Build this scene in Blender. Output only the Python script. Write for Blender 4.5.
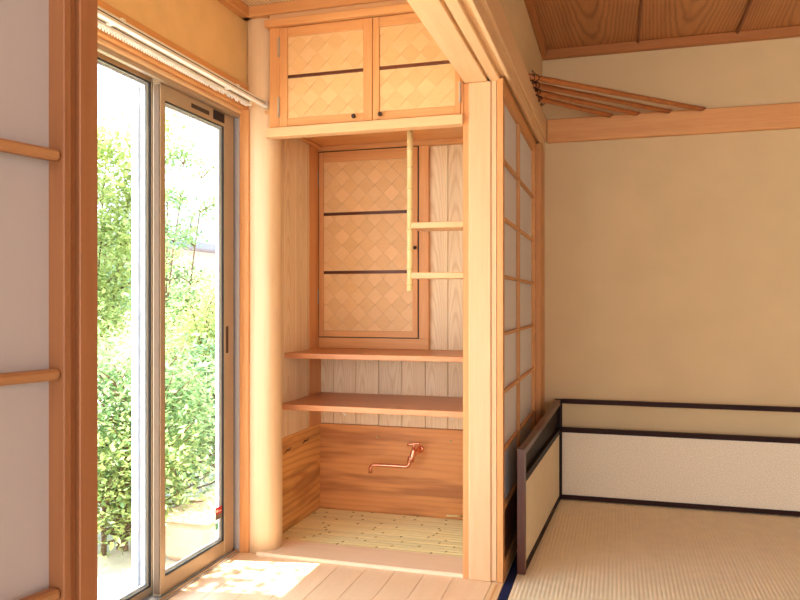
import bpy, bmesh, math, random
from mathutils import Vector, Matrix
random.seed(7)
D = bpy.data
S = bpy.context.scene
col = S.collection
for o in list(D.objects): D.objects.remove(o)

# ------------------------------------------------------------------ camera
cam_d = D.cameras.new('camera'); cam = D.objects.new('camera', cam_d); col.objects.link(cam)
F = 739.0
cam_d.sensor_width = 36; cam_d.lens = 36 * F / 800; cam_d.clip_start = 0.02; cam_d.clip_end = 300
cam_d.shift_y = 2 / 800
cam.location = (0, 0, 1.0)
cam.rotation_euler = (math.pi / 2, 0, math.atan(218 / F))
S.camera = cam

# ------------------------------------------------------------------ exposure, sky, sun, large lights
S.view_settings.view_transform = 'Standard'; S.view_settings.look = 'None'
S.view_settings.gamma = 1; S.view_settings.use_curve_mapping = False
S.view_settings.exposure = 1.1
W = D.worlds.new('world'); S.world = W; W.use_nodes = True
nt = W.node_tree; nt.nodes.clear()
wo = nt.nodes.new('ShaderNodeOutputWorld'); bg = nt.nodes.new('ShaderNodeBackground')
tc = nt.nodes.new('ShaderNodeTexCoord'); sp = nt.nodes.new('ShaderNodeSeparateXYZ'); rp = nt.nodes.new('ShaderNodeValToRGB')
nt.links.new(tc.outputs['Generated'], sp.inputs[0]); nt.links.new(sp.outputs['Z'], rp.inputs[0])
rp.color_ramp.elements[0].position = 0.0; rp.color_ramp.elements[0].color = (0.92, 0.95, 1.0, 1)
rp.color_ramp.elements[1].position = 0.6; rp.color_ramp.elements[1].color = (0.62, 0.80, 1.0, 1)
nt.links.new(rp.outputs[0], bg.inputs[0]); bg.inputs[1].default_value = 3.2
nt.links.new(bg.outputs[0], wo.inputs[0])

sun_d = D.lights.new('sun', 'SUN'); sun_d.energy = 10.0; sun_d.angle = 0.009; sun_d.color = (1, 0.95, 0.86)
sun = D.objects.new('sun', sun_d); col.objects.link(sun)
sun.rotation_euler = Vector((-0.27, -0.05, 1.0)).to_track_quat('Z', 'Y').to_euler()

def portal(name, loc, aim, sx, sy):
    o = area(name, loc, aim, sx, sy, 1, (1, 1, 1)); o.data.cycles.is_portal = True; return o
def area(name, loc, aim, sx, sy, power, color):
    l = D.lights.new(name, 'AREA'); l.shape = 'RECTANGLE'; l.size = sx; l.size_y = sy; l.energy = power; l.color = color
    o = D.objects.new(name, l); col.objects.link(o); o.location = loc
    o.rotation_euler = (Vector(loc) - Vector(aim)).to_track_quat('Z', 'Y').to_euler()
    return o
portal('window_portal', (-1.62, 1.1, 0.9), (0, 1.1, 0.9), 3.2, 1.9)
portal('corridor_portal', (-1.0, -2.22, 1.1), (-1.0, 3, 1.1), 1.1, 2.2)
portal('rear_window_portal', (1.3, -2.22, 1.1), (1.3, 3, 1.1), 2.2, 1.7)

# ------------------------------------------------------------------ helpers
def lin(c):
    out = []
    for v in c[:3]:
        v /= 255.0
        out.append(v / 12.92 if v <= 0.04045 else ((v + 0.055) / 1.055) ** 2.4)
    return (out[0], out[1], out[2], 1)

AX = {'X': (1, 0, 0), 'Y': (0, 1, 0), 'Z': (0, 0, 1)}
MATS = {}
def new_mat(name, rough=0.5, spec=0.3):
    m = D.materials.new(name); m.use_nodes = True
    b = m.node_tree.nodes['Principled BSDF']
    b.inputs['Roughness'].default_value = rough
    b.inputs['Specular IOR Level'].default_value = spec
    return m, m.node_tree, b

def flat(name, c, rough=0.5, spec=0.3, metal=0.0, noise=0.06, nscale=30, bump=0.0, bscale=200):
    m, t, b = new_mat(name, rough, spec)
    b.inputs['Metallic'].default_value = metal
    tcn = t.nodes.new('ShaderNodeTexCoord'); n = t.nodes.new('ShaderNodeTexNoise')
    n.inputs['Scale'].default_value = nscale; n.inputs['Detail'].default_value = 4
    t.links.new(tcn.outputs['Object'], n.inputs['Vector'])
    r = t.nodes.new('ShaderNodeValToRGB'); L = lin(c)
    r.color_ramp.elements[0].position = .25; r.color_ramp.elements[1].position = .75
    r.color_ramp.elements[0].color = tuple(v * (1 - noise) for v in L[:3]) + (1,)
    r.color_ramp.elements[1].color = tuple(min(1, v * (1 + noise)) for v in L[:3]) + (1,)
    t.links.new(n.outputs[0], r.inputs[0]); t.links.new(r.outputs[0], b.inputs['Base Color'])
    if bump:
        n2 = t.nodes.new('ShaderNodeTexNoise'); n2.inputs['Scale'].default_value = bscale; n2.inputs['Detail'].default_value = 3
        t.links.new(tcn.outputs['Object'], n2.inputs['Vector'])
        bp = t.nodes.new('ShaderNodeBump'); bp.inputs['Strength'].default_value = bump; bp.inputs['Distance'].default_value = 0.002
        t.links.new(n2.outputs[0], bp.inputs['Height']); t.links.new(bp.outputs[0], b.inputs['Normal'])
    MATS[name] = m
    return m

def wood(name, light, dark, axis='Z', ring=0.0, freq=55, streak=1.0, rough=0.42, spec=0.35, vary=0.10, stretch=0.05, ringstretch=0.085, fine=150, broad=0.0, broad_c=None):
    """procedural timber: fine streaks along the axis, optional growth-ring figure, tone shifting from piece to piece"""
    m, t, b = new_mat(name, rough, spec)
    N, Lk = t.nodes.new, t.links.new
    tcn = N('ShaderNodeTexCoord'); oi = N('ShaderNodeObjectInfo')
    a = AX[axis]
    def vm(op, x, y=None):
        v = N('ShaderNodeVectorMath'); v.operation = op
        for i, s in enumerate((x, y)):
            if s is None: continue
            if isinstance(s, (tuple, list)): v.inputs[i].default_value = s
            else: Lk(s, v.inputs[i])
        return v
    def ma(op, x, y=None):
        v = N('ShaderNodeMath'); v.operation = op
        for i, s in enumerate((x, y)):
            if s is None: continue
            if isinstance(s, (int, float)): v.inputs[i].default_value = s
            else: Lk(s, v.inputs[i])
        return v
    rnd = oi.outputs['Random']
    off = vm('SCALE', (7.3, 3.1, 5.7)); Lk(rnd, off.inputs['Scale'])
    p = vm('ADD', tcn.outputs['Object'], off.outputs[0])
    sc = tuple(stretch if v else 1.0 for v in a)
    ps = vm('MULTIPLY', p.outputs[0], sc)
    n1 = N('ShaderNodeTexNoise'); n1.inputs['Scale'].default_value = fine; n1.inputs['Detail'].default_value = 3; Lk(ps.outputs[0], n1.inputs['Vector'])
    n2 = N('ShaderNodeTexNoise'); n2.inputs['Scale'].default_value = fine * 0.17; n2.inputs['Detail'].default_value = 2; Lk(ps.outputs[0], n2.inputs['Vector'])
    s1 = ma('MULTIPLY', n1.outputs[0], 0.45); s2 = ma('MULTIPLY', n2.outputs[0], 0.55); st = ma('ADD', s1.outputs[0], s2.outputs[0])
    fac = st.outputs[0]
    if ring:
        rs = tuple(ringstretch if v else 1.0 for v in a)
        pr_ = vm('MULTIPLY', tcn.outputs['Object'], rs)
        rr = ma('SUBTRACT', rnd, 0.5)
        sh = vm('SCALE', tuple(0.12 if v else 0.05 for v in a)); Lk(rr.outputs[0], sh.inputs['Scale'])
        p2 = vm('ADD', pr_.outputs[0], sh.outputs[0])
        nd = N('ShaderNodeTexNoise'); nd.inputs['Scale'].default_value = 7; nd.inputs['Detail'].default_value = 2; Lk(p.outputs[0], nd.inputs['Vector'])
        nc = vm('SUBTRACT', nd.outputs[1], (0.5, 0.5, 0.5)); ns = vm('SCALE', nc.outputs[0]); ns.inputs['Scale'].default_value = 0.009
        p3 = vm('ADD', p2.outputs[0], ns.outputs[0])
        ln = vm('LENGTH', p3.outputs[0])
        k = ma('MULTIPLY', ln.outputs['Value'], freq * 6.28); sn = ma('SINE', k.outputs[0])
        h = ma('MULTIPLY', sn.outputs[0], 0.5); h2 = ma('ADD', h.outputs[0], 0.5); pw = ma('POWER', h2.outputs[0], 2.5)
        x1 = ma('MULTIPLY', pw.outputs[0], ring); x2 = ma('MULTIPLY', st.outputs[0], 1 - ring); x3 = ma('ADD', x1.outputs[0], x2.outputs[0])
        fac = x3.outputs[0]
    r = N('ShaderNodeValToRGB'); r.color_ramp.elements[0].position = 0.30; r.color_ramp.elements[1].position = 0.30 + 0.45 / streak
    r.color_ramp.elements[0].color = lin(light); r.color_ramp.elements[1].color = lin(dark)
    Lk(fac, r.inputs[0]); colr = r.outputs[0]
    if broad:
        nb = N('ShaderNodeTexNoise'); nb.inputs['Scale'].default_value = 14; nb.inputs['Detail'].default_value = 3
        pb = vm('MULTIPLY', p.outputs[0], tuple(0.12 if v else 1.0 for v in a)); Lk(pb.outputs[0], nb.inputs['Vector'])
        rb = N('ShaderNodeValToRGB'); rb.color_ramp.elements[0].position = .5; rb.color_ramp.elements[1].position = .64
        Lk(nb.outputs[0], rb.inputs[0])
        bf = ma('MULTIPLY', rb.outputs[0], broad)
        mx = N('ShaderNodeMixRGB'); Lk(bf.outputs[0], mx.inputs[0]); Lk(colr, mx.inputs[1]); mx.inputs[2].default_value = lin(broad_c)
        colr = mx.outputs[0]
    hv = N('ShaderNodeHueSaturation'); Lk(colr, hv.inputs['Color'])
    v1 = ma('SUBTRACT', rnd, 0.5); v2 = ma('MULTIPLY', v1.outputs[0], vary * 2); v3 = ma('ADD', v2.outputs[0], 1.0); Lk(v3.outputs[0], hv.inputs['Value'])
    Lk(hv.outputs[0], b.inputs['Base Color'])
    bp = N('ShaderNodeBump'); bp.inputs['Strength'].default_value = 0.12; bp.inputs['Distance'].default_value = 0.001
    Lk(n1.outputs[0], bp.inputs['Height']); Lk(bp.outputs[0], b.inputs['Normal'])
    MATS[name] = m
    return m

def mesh_obj(name, verts, faces, mat, loc=(0, 0, 0), parent=None, smooth=False):
    me = D.meshes.new(name); me.from_pydata([tuple(v) for v in verts], [], faces); me.materials.append(mat)
    if smooth:
        for p in me.polygons: p.use_smooth = True
    o = D.objects.new(name, me); col.objects.link(o); o.location = loc
    if parent:
        o.parent = parent; o.location = Vector(loc) - world_loc(parent)
    return o

def world_loc(o):
    v = Vector((0, 0, 0))
    while o: v = v + Vector(o.location); o = o.parent
    return v

_box_cache = {}
def bm_box(bm, x0, x1, y0, y1, z0, z1):
    r = bmesh.ops.create_cube(bm, size=1)
    for v in r['verts']:
        v.co = Vector(((x0 + x1) / 2 + v.co.x * (x1 - x0), (y0 + y1) / 2 + v.co.y * (y1 - y0), (z0 + z1) / 2 + v.co.z * (z1 - z0)))
    return r['verts']

def box(name, mat, x0, x1, y0, y1, z0, z1, parent=None, bev=0.0015):
    """a bevelled board with its origin at its own centre; alike boards share one mesh"""
    key = (name, mat.name, round(x1 - x0, 4), round(y1 - y0, 4), round(z1 - z0, 4), bev)
    me = _box_cache.get(key)
    if me is None:
        bm = bmesh.new(); sx, sy, sz = (x1 - x0) / 2, (y1 - y0) / 2, (z1 - z0) / 2
        bm_box(bm, -sx, sx, -sy, sy, -sz, sz)
        if bev:
            bv = min(bev, min(sx, sy, sz) * 0.6)
            bmesh.ops.bevel(bm, geom=bm.edges[:], offset=bv, segments=1, affect='EDGES')
        me = D.meshes.new(name); bm.to_mesh(me); bm.free(); me.materials.append(mat); _box_cache[key] = me
    o = D.objects.new(name, me); col.objects.link(o)
    c = Vector(((x0 + x1) / 2, (y0 + y1) / 2, (z0 + z1) / 2))
    if parent:
        o.parent = parent; c = c - world_loc(parent)
    o.location = c
    return o

def tube_data(pts, rad, n=10, cap=True):
    pts = [Vector(p) for p in pts]; vs = []; fs = []
    rad = rad if isinstance(rad, (list, tuple)) else [rad] * len(pts)
    up = None
    for i, p in enumerate(pts):
        d = (pts[min(i + 1, len(pts) - 1)] - pts[max(i - 1, 0)]).normalized()
        if up is None:
            up = Vector((0, 0, 1)) if abs(d.z) < 0.9 else Vector((1, 0, 0))
        a = d.cross(up).normalized(); b2 = d.cross(a).normalized(); up = a.cross(d).normalized()
        for k in range(n):
            t_ = 2 * math.pi * k / n
            vs.append(p + (a * math.cos(t_) + b2 * math.sin(t_)) * rad[i])
    for i in range(len(pts) - 1):
        for k in range(n):
            fs.append((i * n + k, i * n + (k + 1) % n, (i + 1) * n + (k + 1) % n, (i + 1) * n + k))
    if cap:
        fs.append(tuple(range(n - 1, -1, -1))); fs.append(tuple((len(pts) - 1) * n + k for k in range(n)))
    return vs, fs

def tube(name, mat, pts, rad, parent=None, n=10, loc=None):
    loc = Vector(loc) if loc is not None else Vector(pts[0])
    vs, fs = tube_data([Vector(p) - loc for p in pts], rad, n)
    return mesh_obj(name, vs, fs, mat, loc, parent, smooth=True)

def empty(name, loc):
    o = D.objects.new(name, None); o.empty_display_size = 0.1; col.objects.link(o); o.location = loc
    return o

def tag(o, label, cat, group=None, kind=None):
    o['label'] = label; o['category'] = cat
    if group: o['group'] = group
    if kind: o['kind'] = kind
    return o

def struct(o, label=None):
    o['kind'] = 'structure'
    if label: o['label'] = label
    return o

# ------------------------------------------------------------------ materials
HIN_Z = wood('hinoki_z', (228, 186, 142), (216, 168, 120), 'Z', streak=.9, vary=.03)
HIN_Y = wood('hinoki_y', (238, 202, 156), (226, 180, 128), 'Y', streak=.9, vary=.03)
HIN_X = wood('hinoki_x', (230, 186, 138), (218, 168, 118), 'X', streak=.9, vary=.03)
ORG_X = wood('cedar_x', (226, 166, 106), (204, 136, 78), 'X', streak=.9, vary=.05)
ORG_Y = wood('cedar_y', (226, 166, 106), (204, 136, 78), 'Y', streak=.9, vary=.05)
ORG_Z = wood('cedar_z', (226, 164, 104), (202, 132, 76), 'Z', streak=.9, vary=.05)
RED_X = wood('red_cedar_x', (222, 158, 110), (190, 120, 78), 'X', streak=1.0, vary=.04, rough=.35)
PLK_Z = wood('figured_plank', (240, 214, 176), (212, 174, 126), 'Z', ring=.26, freq=150, streak=.8, vary=.05, ringstretch=.055)
KOS_X = wood('skirting_x', (224, 154, 88), (208, 132, 72), 'X', ring=.25, freq=42, streak=.8, vary=.02, ringstretch=.05, broad=.5, broad_c=(138, 70, 34))
KOS_Y = wood('skirting_y', (232, 176, 104), (214, 150, 82), 'Y', ring=.5, freq=36, streak=1.0, vary=.02, ringstretch=.16, broad=.55, broad_c=(150, 88, 42))
FLR_Y = wood('floor_y', (246, 212, 174), (234, 194, 152), 'Y', streak=.8, vary=.035, rough=.3, spec=.5)
STEP_X = wood('step_x', (248, 220, 188), (238, 200, 160), 'X', streak=.8, vary=.02, rough=.4)
CEI_Y = wood('ceiling_board', (196, 136, 84), (148, 94, 52), 'Y', ring=.30, freq=80, streak=.9, vary=.05, ringstretch=.05, rough=.5)
CEI_T = wood('ceiling_trim', (192, 124, 68), (160, 96, 48), 'X', streak=.9)
POLE_Z = wood('polished_log', (238, 206, 164), (226, 184, 134), 'Z', streak=.55, vary=0, rough=.35, spec=.5, fine=60)
SHO_Z = wood('near_shoji_shaded_z', (166, 108, 66), (138, 82, 46), 'Z', streak=.8, rough=.5)  # near door wood, its shade darkened into the colour
SHO_Y = wood('near_shoji_shaded_y', (186, 130, 82), (156, 102, 60), 'Y', streak=.8, rough=.5)  # same shade put into the colour of the near door's rails
SR_Z = wood('shoji_z', (214, 156, 98), (190, 126, 70), 'Z', streak=.8)
SR_Y = wood('shoji_y', (214, 156, 98), (190, 126, 70), 'Y', streak=.8)
AJI = wood('woven_shaving', (232, 186, 130), (222, 174, 116), 'X', streak=.6, vary=.05, rough=.4, spec=.45)
AJI2 = wood('woven_shaving_turned', (228, 180, 122), (214, 164, 106), 'X', streak=.6, vary=.05, rough=.4, spec=.45)
DRK = wood('smoked_bamboo', (120, 62, 34), (52, 24, 16), 'X', streak=1.4, vary=.1, fine=30, rough=.3)
ROD = wood('rod_bamboo', (196, 122, 66), (150, 84, 40), 'X', streak=1.0, vary=.08, rough=.35)
BAM_X = wood('split_bamboo', (244, 226, 172), (226, 202, 136), 'X', streak=.8, vary=.07, rough=.35, fine=60)
BAM_Z = wood('pole_bamboo', (230, 200, 142), (212, 176, 112), 'Z', streak=.7, vary=.02, rough=.3, fine=60)
BNODE = flat('bamboo_node', (142, 108, 56), .6)
LACQ = wood('lacquer', (34, 17, 13), (22, 10, 8), 'Z', streak=1, vary=.05, rough=.5, spec=.12)
LACR = wood('lacquer_brown', (98, 52, 38), (70, 36, 26), 'Z', streak=1, vary=.05, rough=.3, spec=.5)
SAND = flat('gold_plaster', (238, 200, 144), .9, .1, noise=.04, nscale=12, bump=.25, bscale=260)
BEIGE = flat('beige_plaster', (218, 190, 146), .9, .1, noise=.04, nscale=5, bump=.2, bscale=300)
ALU_B = flat('bronze_aluminium', (176, 154, 128), .42, .5, metal=.35, noise=.03)
ALU_G = flat('dark_gasket', (38, 34, 36), .6)
ALU_S = flat('silver_aluminium', (190, 184, 184), .35, .5, metal=.4, noise=.03)
ALU_W = flat('pale_spacer', (220, 230, 244), .4, .5)
WHITE = flat('rail_white', (232, 224, 212), .4, .5, noise=.02)
DARKM = flat('dark_metal', (66, 46, 36), .5)
STEEL = flat('hinge_steel', (196, 190, 176), .35, .5, metal=.6)
COPPER = flat('copper', (232, 158, 124), .26, .5, metal=.9, noise=.05)
NAVY = flat('navy_cloth', (26, 34, 74), .8, .2, bump=.3, bscale=600)
TAT = flat('rush_weave', (244, 224, 188), .75, .25, noise=.05, nscale=18, bump=.3, bscale=500)
VINE = flat('vine', (56, 32, 22), .8)
STONE = flat('garden_gravel', (196, 190, 176), .9, noise=.15, nscale=12)
PALE = flat('pale_render', (236, 214, 190), .8, noise=.04)
ROOF = flat('grey_roof', (128, 128, 138), .6)
BARK = flat('bark', (112, 88, 68), .9, noise=.25, nscale=25, bump=.5, bscale=60)

def paper_mat(name, c, trans):
    m, t, b = new_mat(name, .9, .1)
    n = t.nodes.new('ShaderNodeTexNoise'); n.inputs['Scale'].default_value = 40; n.inputs['Detail'].default_value = 5
    tcn = t.nodes.new('ShaderNodeTexCoord'); t.links.new(tcn.outputs['Object'], n.inputs['Vector'])
    r = t.nodes.new('ShaderNodeValToRGB'); L = lin(c)
    r.color_ramp.elements[0].color = tuple(v * .96 for v in L[:3]) + (1,); r.color_ramp.elements[1].color = L
    t.links.new(n.outputs[0], r.inputs[0]); t.links.new(r.outputs[0], b.inputs['Base Color'])
    tl = t.nodes.new('ShaderNodeBsdfTranslucent'); t.links.new(r.outputs[0], tl.inputs[0])
    mx = t.nodes.new('ShaderNodeMixShader'); mx.inputs[0].default_value = trans
    t.links.new(b.outputs[0], mx.inputs[1]); t.links.new(tl.outputs[0], mx.inputs[2])
    t.links.new(mx.outputs[0], t.nodes['Material Output'].inputs[0])
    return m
PAPER = paper_mat('shoji_paper', (238, 232, 228), .2)

def mica_mat():
    m, t, b = new_mat('mica_paper', .6, .4)
    tcn = t.nodes.new('ShaderNodeTexCoord')
    v = t.nodes.new('ShaderNodeTexVoronoi'); v.inputs['Scale'].default_value = 150; t.links.new(tcn.outputs['Object'], v.inputs['Vector'])
    n = t.nodes.new('ShaderNodeTexNoise'); n.inputs['Scale'].default_value = 190; n.inputs['Detail'].default_value = 4; t.links.new(tcn.outputs['Object'], n.inputs['Vector'])
    r = t.nodes.new('ShaderNodeValToRGB'); r.color_ramp.elements[0].position = .4; r.color_ramp.elements[1].position = .68
    r.color_ramp.elements[0].color = lin((222, 204, 174)); r.color_ramp.elements[1].color = lin((242, 230, 208))
    t.links.new(n.outputs[0], r.inputs[0]); t.links.new(r.outputs[0], b.inputs['Base Color'])
    r2 = t.nodes.new('ShaderNodeValToRGB'); r2.color_ramp.elements[0].color = (.35,) * 3 + (1,); r2.color_ramp.elements[1].color = (.8,) * 3 + (1,)
    t.links.new(v.outputs['Color'], r2.inputs[0]); t.links.new(r2.outputs[0], b.inputs['Roughness'])
    return m
MICA = mica_mat()
SCRN = flat('screen_cloth', (230, 212, 178), .8, noise=.04, nscale=20, bump=.2, bscale=400)

def glass_mat():
    m = D.materials.new('window_glass'); m.use_nodes = True; t = m.node_tree; t.nodes.clear()
    o = t.nodes.new('ShaderNodeOutputMaterial'); tr = t.nodes.new('ShaderNodeBsdfTransparent'); gl = t.nodes.new('ShaderNodeBsdfGlossy')
    tr.inputs[0].default_value = (.97, .98, .98, 1); gl.inputs['Roughness'].default_value = .02
    fr = t.nodes.new('ShaderNodeFresnel'); fr.inputs[0].default_value = 1.35
    gm = t.nodes.new('ShaderNodeNewGeometry'); inv = t.nodes.new('ShaderNodeMath'); inv.operation = 'SUBTRACT'; inv.inputs[0].default_value = 1.0
    t.links.new(gm.outputs['Backfacing'], inv.inputs[1]); ml = t.nodes.new('ShaderNodeMath'); ml.operation = 'MULTIPLY'
    t.links.new(fr.outputs[0], ml.inputs[0]); t.links.new(inv.outputs[0], ml.inputs[1])
    mx = t.nodes.new('ShaderNodeMixShader'); t.links.new(ml.outputs[0], mx.inputs[0])
    t.links.new(tr.outputs[0], mx.inputs[1]); t.links.new(gl.outputs[0], mx.inputs[2]); t.links.new(mx.outputs[0], o.inputs[0])
    return m
GLASS = glass_mat()

def leaf_mat(name, c1, c2):
    m, t, b = new_mat(name, .45, .4)
    g = t.nodes.new('ShaderNodeNewGeometry'); r = t.nodes.new('ShaderNodeValToRGB')
    r.color_ramp.elements[0].color = lin(c1); r.color_ramp.elements[1].color = lin(c2)
    t.links.new(g.outputs['Random Per Island'], r.inputs[0]); t.links.new(r.outputs[0], b.inputs['Base Color'])
    tl = t.nodes.new('ShaderNodeBsdfTranslucent'); t.links.new(r.outputs[0], tl.inputs[0])
    mx = t.nodes.new('ShaderNodeMixShader'); mx.inputs[0].default_value = .45
    t.links.new(b.outputs[0], mx.inputs[1]); t.links.new(tl.outputs[0], mx.inputs[2]); t.links.new(mx.outputs[0], t.nodes['Material Output'].inputs[0])
    return m
LEAF_Y = leaf_mat('leaf_bright', (136, 160, 92), (200, 208, 136))
LEAF_G = leaf_mat('leaf_green', (98, 136, 84), (170, 192, 128))
LEAF_D = leaf_mat('leaf_dark', (70, 108, 76), (126, 158, 108))

def weave_mat():
    m, t, b = new_mat('woven_ceiling', .7, .2)
    tcn = t.nodes.new('ShaderNodeTexCoord'); mp = t.nodes.new('ShaderNodeMapping'); mp.inputs['Rotation'].default_value = (0, 0, .78)
    ch = t.nodes.new('ShaderNodeTexChecker'); ch.inputs['Scale'].default_value = 110
    ch.inputs[1].default_value = lin((246, 222, 180)); ch.inputs[2].default_value = lin((206, 168, 122))
    t.links.new(tcn.outputs['Object'], mp.inputs[0]); t.links.new(mp.outputs[0], ch.inputs[0]); t.links.new(ch.outputs[0], b.inputs['Base Color'])
    bp = t.nodes.new('ShaderNodeBump'); bp.inputs['Strength'].default_value = .5; bp.inputs['Distance'].default_value = .003
    t.links.new(ch.outputs[1], bp.inputs['Height']); t.links.new(bp.outputs[0], b.inputs['Normal'])
    return m
WEAVE = weave_mat()

# ------------------------------------------------------------------ setting: floor
X_PART = -0.43
floor = struct(box('floor', flat('subfloor', (150, 110, 78), .8), -1.60, 2.9, -2.2, 3.95, -0.10, -0.020, bev=0), 'wooden corridor floor and sub-floor')
xs = [-1.452 + 0.0, -1.345, -1.235, -1.125, -1.015, -0.905, -0.792, -0.682, -0.572, -0.432]
for i in range(len(xs) - 1):
    box('floor_board', FLR_Y, xs[i] + .0006, xs[i + 1] - .0006, -2.0, 2.66, -0.019, 0.0, floor, bev=.001)
# threshold under the sliding doors
th = struct(box('trim_1', HIN_Y, -0.431, -0.389, -2.0, 3.88, -0.019, 0.0015), 'pale timber threshold strip under the sliding doors')
box('track_groove', ORG_Y, -0.414, -0.407, -2.0, 2.60, 0.0014, 0.0022, th, bev=0)

# tatami mat: ribs running away from the camera, dark cloth border along the threshold
tat = empty('tatami_mat', (-0.36, 2.0, -0.018))
tag(tat, 'straw tatami mat with ribbed weave and navy cloth border', 'mat')
vs, fs = [], []
x = -0.356; pitch = 0.0148; n = int((2.8 + 0.356) / pitch); prof = [(0, -.0013), (.2, -.0003), (.5, .0003), (.8, -.0003)]
cols = []
for i in range(n):
    for u, h in prof: cols.append((x + (i + u) * pitch, h))
cols.append((x + n * pitch, -.0016))
for cx, h in cols:
    vs += [(cx + .36, -4.0, .018 + h), (cx + .36, 1.875, .018 + h)]
for i in range(len(cols) - 1): fs.append((2 * i, 2 * i + 2, 2 * i + 3, 2 * i + 1))
mesh_obj('woven_top', vs, fs, TAT, (-0.36, 2.0, -0.018), tat, smooth=True)
box('straw_core', TAT, -0.388, 2.8, -2.0, 3.875, -0.018, -0.004, tat, bev=0)
box('cloth_border', NAVY, -0.3875, -0.357, -2.0, 3.87, -0.005, 0.0012, tat, bev=.0008)

# ------------------------------------------------------------------ setting: walls, ceilings
struct(box('wall_back', BEIGE, -0.60, 2.9, 3.90, 4.02, -0.02, 2.40, bev=0), 'beige plaster back wall of the matted room')
struct(box('wall_right', BEIGE, 2.9, 3.0, -2.2, 4.02, -0.02, 2.40, bev=0))
struct(box('wall_rear', BEIGE, -0.5, 0.2, -2.2, -2.1, -0.02, 2.40, bev=0)); struct(box('wall_rear', BEIGE, 2.4, 2.9, -2.2, -2.1, -0.02, 2.40, bev=0))
struct(box('wall_rear', BEIGE, 0.2, 2.4, -2.2, -2.1, 1.95, 2.40, bev=0)); struct(box('wall_rear', BEIGE, 0.2, 2.4, -2.2, -2.1, -0.02, 0.25, bev=0))
kok = struct(box('wall_partition', BEIGE, -0.50, -0.378, -2.0, 3.95, 1.84, 2.40, bev=0), 'plaster strip above the sliding door lintel')
struct(box('wall_left', SAND, -1.56, -1.432, -2.0, 3.45, 1.87, 2.35, bev=0), 'golden sand plaster wall above the glass doors')
# back room ceiling boards with battens
CEI_B = wood('ceiling_batten_wood', (150, 92, 52), (112, 64, 34), 'Y')
cei = struct(box('ceiling_matted_room', CEI_Y, -0.50, 2.95, -2.0, 3.95, 2.325, 2.36, bev=0), 'reddish boarded ceiling with thin battens')
bx = [-0.355, 0.097, 0.549, 1.001, 1.453, 1.905, 2.357, 2.81]
for i in range(len(bx) - 1):
    box('ceiling_board', CEI_Y, bx[i] + .001, bx[i + 1] - .001, -2.0, 3.895, 2.300, 2.324, cei, bev=.001)
    if i: box('ceiling_batten', CEI_B, bx[i] - .006, bx[i] + .006, -2.0, 3.86, 2.287, 2.3, cei, bev=.002)
t = struct(box('trim_2', CEI_T, -0.378, 2.9, 3.86, 3.90, 2.256, 2.300, bev=.003), 'reddish cornice strip at top of back wall')
t = struct(box('trim_3', wood('ceiling_trim_y', (192, 124, 68), (160, 96, 48), 'Y'), -0.378, -0.350, -2.0, 3.86, 2.262, 2.300, bev=.003))
# picture rails (nageshi)
struct(box('trim_4', ORG_X, -0.352, 2.9, 3.872, 3.90, 1.822, 1.942, bev=.004), 'broad orange timber rail across the back wall')
nag = struct(box('trim_5', HIN_Y, -0.378, -0.354, -2.0, 3.90, 1.836, 1.942, bev=.004), 'timber rail above the paper doors')
# lintel with two sliding grooves (built as strips)
lint = struct(box('lintel', HIN_Y, -0.532, -0.449, -2.0, 3.90, 1.790, 1.842, bev=.002), 'grooved hinoki lintel over the sliding doors')
box('groove_bed', HIN_Y, -0.449, -0.37, -2.0, 3.90, 1.806, 1.842, lint, bev=0)
box('lintel_ridge', HIN_Y, -0.437, -0.403, -2.0, 3.90, 1.790, 1.806, lint, bev=.002)
box('lintel_lip', HIN_Y, -0.380, -0.366, -2.0, 3.90, 1.793, 1.842, lint, bev=.002)
# ceiling of the corridor
ce2 = struct(box('ceiling_corridor', WEAVE, -1.56, -0.50, -2.0, 2.72, 2.166, 2.20, bev=0), 'woven reed ceiling over the corridor')
struct(box('trim_6', ORG_Y, -1.434, -1.396, -2.0, 2.66, 2.124, 2.166, bev=.003), 'orange cornice strip along the corridor wall')
t7 = struct(box('trim_7', ORG_X, -1.434, -0.50, 2.625, 2.67, 2.124, 2.166, bev=.003), 'orange cornice strip over the cupboard')
struct(box('trim_8', HIN_X, -1.31, -0.50, 2.632, 2.68, 2.093, 2.124, bev=.002))
struct(box('wall_end', SAND, -1.434, -1.386, 2.79, 3.40, 1.762, 2.35, bev=0))

# outer shell so that the room is closed above and around the alcove
roof = struct(box('roof', flat('roof_tile_grey', (92, 92, 96), .8), -1.70, 3.1, -2.2, 4.2, 2.40, 2.50, bev=0))
struct(box('wall_outer_end', PALE, -1.60, -0.505, 3.42, 3.95, -0.45, 2.40, bev=0))
struct(box('wall_outer_left', PALE, -1.60, -1.47, 2.76, 3.44, -0.45, 2.40, bev=0))
struct(box('wall_outer_top', SAND, -1.60, -1.56, -2.0, 3.44, 1.87, 2.40, bev=0))
# posts
post = struct(box('pillar_square', HIN_Z, -0.516, -0.434, 2.62, 2.74, 0.0, 1.79, bev=.004), 'square pale hinoki pillar beside the paper doors')
struct(box('trim_9', ORG_Z, -0.538, -0.514, 2.628, 2.72, 0.0, 1.79, bev=.001), 'orange jamb strip on the pillar')
struct(box('pillar_corner', SR_Z, -0.425, -0.366, 3.72, 3.90, 0.0, 1.79, bev=.004), 'slim corner pillar at the far end of the paper doors')
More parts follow.
